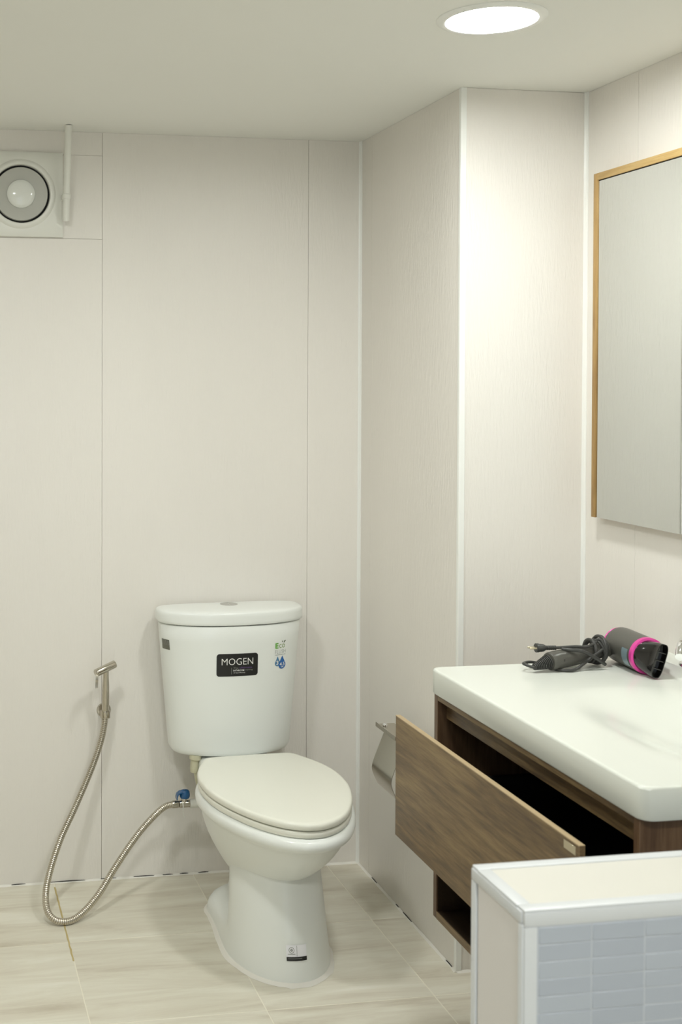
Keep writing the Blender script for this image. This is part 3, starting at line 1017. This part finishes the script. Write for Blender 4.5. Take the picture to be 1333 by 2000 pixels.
# ------------------------------------------------------------------ bidet sprayer with hose
spr = empty('bidet_sprayer', (0.499, 3.37, 0.49), 0, 'steel hand bidet sprayer on a ribbed hose left of the toilet', 'sprayer')
ha, hb = Vector((0.4660, 3.326, 0.6165)), Vector((0.5235, 3.350, 0.6350))
d = (hb-ha).normalized()
L = (hb-ha).length
V, F = g_lathe([(0.0095, 0), (0.0105, 0.001), (0.0108, 0.002), (0.0108, L-0.002), (0.0102, L)], ha, d, 28)
build('head', V, F, M['steel'], spr, 40)
V, F = g_tube([(0.4975, 3.342, 0.621), (0.4978, 3.347, 0.60), (0.4985, 3.354, 0.575), (0.4995, 3.364, 0.538), (0.5000, 3.369, 0.519), (0.5005, 3.374, 0.500)],
              lambda i: (0.0078, 0.0082, 0.0098, 0.0106, 0.0104, 0.0096)[i], 24)
build('handle', V, F, M['steel'], spr, 40)
V, F = g_sheet([(0.0, 0.0), (-0.004, -0.006), (-0.0045, -0.018), (-0.002, -0.032), (-0.004, -0.040)], 0.0016, -0.0038, 0.0038,
               lambda u, v, a: Vector((0.4690+a+0.03*v, 3.3215+u, 0.6170+v)))
build('trigger', V, F, M['steel'], spr, 40)
V, F = g_lathe([(0.0098, 0.0), (0.0105, 0.001), (0.0105, 0.020), (0.0092, 0.022)], (0.5008, 3.3775, 0.480), (0, -0.14, 1), 24)
build('collar', V, F, M['steel'], spr, 40)
hp = [(0.5008, 3.378, 0.482), (0.498, 3.378, 0.458), (0.488, 3.375, 0.412), (0.462, 3.365, 0.344), (0.415, 3.34, 0.251), (0.365, 3.30, 0.169), (0.331, 3.25, 0.102), (0.316, 3.21, 0.058), (0.319, 3.168, 0.028), (0.346, 3.15, 0.0115), (0.393, 3.16, 0.0135), (0.453, 3.20, 0.049), (0.514, 3.25, 0.110), (0.577, 3.29, 0.172), (0.629, 3.32, 0.211), (0.664, 3.335, 0.231), (0.690, 3.34, 0.2345)]
path = resample(catmull(hp, 14), 0.0013)
V, F = g_tube(path, lambda i: (0.0094, 0.0091, 0.0077, 0.0091)[i % 4], 14)
build('hose', V, F, M['hose'], spr, 30)
V, F = g_lathe([(0.0088, -0.002), (0.0105, 0), (0.0105, 0.016), (0.0095, 0.018)], (0.6865, 3.34, 0.2343), (1, 0, 0.02), 20)
build('hose_nut', V, F, M['steel'], spr, 40)

# wall bracket that holds the sprayer
hold = empty('sprayer_holder', (0.502, YB, 0.485), 0, 'round steel wall bracket holding the bidet sprayer', 'holder')
V, F = g_lathe([(0.0205, 0.0003), (0.0205, 0.002), (0.0185, 0.0045), (0.006, 0.0055)], (0.503, YB, 0.488), (0, -1, 0), 32)
build('wall_plate', V, F, M['steel'], hold, 40)
V, F = g_box(0.497, 0.506, 3.391, YB-0.003, 0.480, 0.495, 0.002)
build('arm', V, F, M['steel'], hold, 40)
rings = []
n = 22
for z0, ro, ri in ((0.478, 0.0140, 0.0110), (0.498, 0.0140, 0.0110)):
    rings.append([Vector((0.5008+r*math.sin(a), 3.3772-r*math.cos(a), z0)) for r, seq in ((ro, range(n+1)), (ri, range(n, -1, -1))) for a in [math.radians(35+290*k/n) for k in seq]])
m2 = len(rings[0])
V = rings[0]+rings[1]
F = [(i, (i+1) % m2, m2+(i+1) % m2, m2+i) for i in range(m2)]
for k in range(n):
    F += [(k, k+1, m2-2-k, m2-1-k), (m2+k, m2+k+1, 2*m2-2-k, 2*m2-1-k)]
build('clip', V, F, M['steel'], hold, 40)

# ------------------------------------------------------------------ angle valve
val = empty('angle_valve', (0.712, YB, 0.234), 0, 'steel angle valve with blue handle beside the toilet', 'valve')
V, F = merge(g_lathe([(0.0088, 0), (0.0102, 0.001), (0.0102, 0.030), (0.0092, 0.031)], (0.7055, 3.34, 0.2342), (1, 0, 0), 24),
             g_lathe([(0.0085, 0), (0.0085, 0.020), (0.007, 0.022)], (0.7200, 3.34, 0.2400), (0, 0, 1), 20))
build('body', V, F, M['steel'], val, 40)
# lever handle: domed hood with a swept wing
hl = []
for k, (h, rx, ry) in enumerate(((0.252, 0.0125, 0.0115), (0.256, 0.0148, 0.0130), (0.264, 0.0150, 0.0130), (0.270, 0.0138, 0.0120), (0.2745, 0.0100, 0.0085), (0.276, 0.004, 0.0035))):
    hl.append([Vector((0.7215+rx*math.cos(2*PI*i/24), 3.338+ry*math.sin(2*PI*i/24), h)) for i in range(24)])
V, F = g_loft(hl)
V2, F2 = g_sheet([(0.0, 0.0), (-0.008, -0.001), (-0.0145, -0.006), (-0.0175, -0.014), (-0.0175, -0.020)], 0.003, -0.0105, 0.0105, lambda u, v, a: Vector((0.7145+u, 3.334+a, 0.2715+v)))
V, F = merge((V, F), (V2, F2))
build('handle', V, F, M['blue'], val, 40)
V, F = g_lathe([(0.0112, 0), (0.0122, 0.001), (0.0122, 0.022), (0.0108, 0.023), (0.0095, 0.024), (0.0095, 0.05)], (0.7365, 3.34, 0.2342), (1, 0, 0), 16)
build('white_connector', V, F, M['plastic'], val, 40)
V, F = g_tube(catmull([(0.784, 3.34, 0.2342), (0.792, 3.345, 0.2342), (0.795, 3.36, 0.2342), (0.795, YB-0.0005, 0.2342)], 6), 0.0088, 14)
build('wall_stub', V, F, M['plastic'], val, 50)
V, F = g_tube(catmull([(0.7125, 3.3285, 0.2450), (0.7145, 3.3275, 0.236), (0.7150, 3.328, 0.225), (0.7155, 3.331, 0.212), (0.720, 3.333, 0.198)], 6), 0.0016, 8)
build('cable_tie', V, F, M['plastic'], val, 40)

# ------------------------------------------------------------------ toilet paper holder
TY0, TY1 = 2.895, 3.028
tp = empty('toilet_paper_holder', (XS, (TY0+TY1)/2, 0.40), 0, 'empty steel toilet paper holder on the side wall behind the drawer', 'paper holder')
box('wall_plate', (XS-0.003, XS-0.0003), (TY0+0.02, TY1-0.02), (0.43, 0.495), M['steel'], tp, 0.0008)
sup = g_sheet([(-0.052, 0.5272), (-0.040, 0.520), (-0.003, 0.488)], 0.002, TY0+0.02, TY1-0.02, lambda u, v, a: Vector((XS+u, a, v)))
V, F = merge(sup, g_box(XS-0.098, XS-0.048, TY0, TY1, 0.5265, 0.5285, 0.0006, 1), g_box(XS-0.0995, XS-0.0975, TY0, TY1, 0.522, 0.5335, 0.0006, 1))
build('top_shelf', V, F, M['steel'], tp, 40)
prof = catmull([(-0.070, 0.520, 0), (-0.086, 0.480, 0), (-0.101, 0.443, 0), (-0.108, 0.420, 0), (-0.107, 0.405, 0), (-0.098, 0.383, 0), (-0.092, 0.372, 0)], 6)
V, F = g_sheet([(p.x, p.y) for p in prof], 0.0012, TY0, TY1, lambda u, v, a: Vector((XS+u, a, v)))
build('cover_flap', V, F, M['steel'], tp, 40)
V, F = g_lathe([(0.0035, 0), (0.0035, TY1-TY0)], (XS-0.068, TY0, 0.5215), (0, 1, 0), 14)
build('hinge', V, F, M['steel'], tp, 40)
V, F = g_tube(catmull([(XS-0.003, TY1-0.03, 0.47), (XS-0.035, TY1-0.03, 0.455), (XS-0.055, TY1-0.032, 0.448), (XS-0.060, TY1-0.05, 0.446), (XS-0.060, TY0+0.02, 0.446), (XS-0.060, TY0+0.006, 0.449)], 8), 0.004, 12)
build('roll_bar', V, F, M['steel'], tp, 40)
V, F = g_lathe([(0.006, 0), (0.006, 0.006), (0.004, 0.009), (0.002, 0.0095)], (XS-0.085, TY1-0.03, 0.5285), (0, 0, 1), 16)
build('screw', V, F, M['chrome'], tp, 40)

# ------------------------------------------------------------------ hair dryer lying on the basin top
hd = empty('hair_dryer', (1.40, 2.35, BZ), 0, 'charcoal hair dryer with pink ring and wrapped cord on the basin', 'hair dryer')
BR = 0.0375
bc = Vector((1.474, 2.405, BZ+BR+0.0008))
bd = Vector((-0.06, -1, -0.005)).normalized()
V, F = g_lathe([(0.015, -0.001), (0.028, 0.000), (0.034, 0.003), (0.0368, 0.009), (BR, 0.018), (BR, 0.112)], bc, bd, 48)
build('barrel', V, F, M['dryer'], hd, 40)
V, F = g_lathe([(BR, 0.1122), (BR+0.0004, 0.1126), (BR+0.0002, 0.122), (0.0350, 0.1235)], bc, bd, 48, False, True)
build('pink_ring', V, F, M['pink'], hd, 40)
V, F = g_lathe([(0.034, -0.0012), (0.0352, 0.0030), (0.0345, 0.0042), (0.030, 0.001)], bc, bd, 48, False, False)
build('rear_ring', V, F, M['pink'], hd, 40)
# nozzle: round socket lofted into a narrow upright slot
sx = bd.cross(Vector((0, 0, 1))).normalized()
sz = sx.cross(bd).normalized()
def noz(h, a, b2, p, roll, dz=0.0):
    out = []
    for i in range(40):
        t = 2*PI*i/40
        c, s = math.cos(t), math.sin(t)
        u = a*math.copysign(abs(c)**p, c)
        v = b2*math.copysign(abs(s)**p, s)
        ur, vr = u*math.cos(roll)-v*math.sin(roll), u*math.sin(roll)+v*math.cos(roll)
        out.append(bc+bd*h+sx*ur+sz*(vr+dz))
    return out
rl = 0.30
rings = [noz(0.1225, 0.0335, 0.0335, 1.0, rl), noz(0.129, 0.0325, 0.0325, 1.0, rl), noz(0.137, 0.026, 0.0335, 0.9, rl), noz(0.150, 0.0165, 0.0350, 0.7, rl), noz(0.160, 0.0125, 0.0355, 0.6, rl), noz(0.1655, 0.0122, 0.0355, 0.6, rl), noz(0.166, 0.0105, 0.0338, 0.6, rl), noz(0.152, 0.0085, 0.031, 0.6, rl)]
V, F = g_loft(rings)
nz = build('nozzle', V, F, M['dryer_gloss'], hd, 40)
for k in (-1, 0, 1):
    o0 = bc+bd*0.158+sz*(0.017*k)*math.cos(rl)-sx*(0.017*k)*math.sin(rl)
    V, F = g_box(-0.009, 0.009, -0.006, 0.006, -0.0008, 0.0008)
    V = [o0+(sx*math.cos(rl)+sz*math.sin(rl))*v.x+bd*v.y+(sz*math.cos(rl)-sx*math.sin(rl))*v.z for v in V]
    build('grille_bar', V, F, M['rubber'], nz)
# handle
hA, hB = Vector((1.2785, 2.343, BZ+0.0200)), Vector((1.445, 2.388, BZ+0.032))
hdv = (hB-hA).normalized()
hL = (hB-hA).length
V, F = g_lathe([(0.014, 0), (0.0176, 0.0012), (0.0188, 0.004), (0.0194, 0.02), (0.0190, 0.07), (0.0168, 0.12), (0.015, hL)], hA, hdv, 32)
hnd = build('handle', V, F, M['dryer'], hd, 40)
side = Vector((0, -1, 0))
V, F = g_lathe([(0.0024, 0.0), (0.0024, 0.0012), (0.0012, 0.0014)], hA+hdv*0.028+Vector((0.002, -0.0182, 0.002)), (0.1, -1, 0.1), 12)
build('rivet', V, F, M['dryer_gloss'], hnd, 40)
# ribbed strain relief
pr = []
RL = 0.040
for k in range(11):
    h = -RL+RL*k/11
    r = 0.0065+(0.0158-0.0065)*(k/11)
    pr += [(r*0.74, h), (r, h+0.0003), (r+0.0003, h+0.0018), (r*0.76, h+0.0021)]
V, F = g_lathe(pr, hA, (hdv.x, hdv.y, 0.20), 28)
build('strain_relief', V, F, M['rubber'], hd, 40)
tip = hA-Vector((hdv.x, hdv.y, 0.20)).normalized()*RL
# the cord: out of the relief, back along the far side, wrapped round the neck, then to the plug
CRD = 0.0032
cp = [tip+Vector((0.002, 0, 0.0)), tip+Vector((-0.006, 0.003, 0.001)), tip+Vector((-0.013, 0.012, 0.0035)), tip+Vector((-0.010, 0.024, 0.003)), tip+Vector((0.012, 0.036, 0.002)),
      Vector((1.30, 2.386, BZ+CRD+0.001)), Vector((1.345, 2.396, BZ+0.006)), Vector((1.375, 2.394, BZ+0.012))]
wc = hA+hdv*0.128
ux = Vector((hdv.y, -hdv.x, 0)).normalized()
rw = random.Random(5)
turns = 6
for k in range(turns*8+1):
    t = k/8.0
    a = 2*PI*t+0.6*PI
    r = 0.0215+0.0035*math.sin(t*1.9)+0.001*rw.random()
    pos = wc+hdv*(-0.020+0.034*(0.5+0.5*math.sin(t*2.1))+0.005*rw.random())
    p = pos+ux*(-math.cos(a)*r)+Vector((0, 0, math.sin(a)*(r+0.003)+0.003))
    p.z = max(p.z, BZ+CRD+0.0008)
    cp.append(p)
cp += [Vector((1.372, 2.352, BZ+0.046)), Vector((1.345, 2.352, BZ+0.047)), Vector((1.318, 2.356, BZ+0.0455)), Vector((1.300, 2.360, BZ+0.0445)), Vector((1.289, 2.3615, BZ+0.044))]
V, F = g_tube(resample(catmull(cp, 8), 0.0025), CRD, 10)
build('cord', V, F, M['rubber'], hd, 50)
# second strand running low along the near side of the handle
V, F = g_tube(resample(catmull([wc+Vector((0.004, -0.024, 0.010)), (1.372, 2.344, BZ+0.022), (1.350, 2.335, BZ+0.0125), (1.335, 2.331, BZ+0.0055), (1.318, 2.327, BZ+CRD+0.0005), (1.30, 2.334, BZ+CRD+0.0005), (1.29, 2.35, BZ+CRD+0.0005)], 8), 0.003), CRD, 10)
build('cord', V, F, M['rubber'], hd, 50)
V, F = g_tube(resample(catmull([(1.405, 2.340, BZ+0.010), (1.380, 2.335, BZ+0.026), (1.352, 2.335, BZ+0.040), (1.330, 2.340, BZ+0.043), (1.312, 2.352, BZ+0.043)], 8), 0.003), CRD*1.15, 10)
build('cord', V, F, M['rubber'], hd, 50)
# plug with ribbed tail and brass pins
pz = BZ+0.0445
pdir = Vector((-1, 0.03, 0.02)).normalized()
po = Vector((1.300, 2.360, pz))
pr = []
for k in range(5):
    h = -0.004+0.0045*k
    pr += [(0.0038, h), (0.0047, h+0.0004), (0.0047, h+0.0024), (0.0038, h+0.0028)]
pr += [(0.0055, 0.0195), (0.0078, 0.024), (0.0085, 0.030), (0.0082, 0.0345), (0.0095, 0.035), (0.0095, 0.0405), (0.0088, 0.041)]
V, F = g_lathe(pr, po, pdir, 20)
plug = build('plug', V, F, M['rubber'], hd, 35)
for dy in (-0.0052, 0.0052):
    V, F = g_lathe([(0.0019, 0.0405), (0.0019, 0.055), (0.001, 0.0562)], po+Vector((0, dy, 0)), pdir, 10)
    build('pin', V, F, M['tag_metal'], plug, 40)
# barrel label, on the side that faces the viewer
lv, nseg = [], 6
leftv = -sx if sx.x > 0 else sx
for i in range(nseg+1):
    ang = math.radians(18-58*i/nseg)
    for h in (0.083, 0.106):
        lv.append(bc+bd*h+(leftv*math.cos(ang)+sz*math.sin(ang))*(BR+0.0006))
build('rating_label', lv, [(2*i, 2*i+1, 2*i+3, 2*i+2) for i in range(nseg)], M['silver_label'], hd, 40)
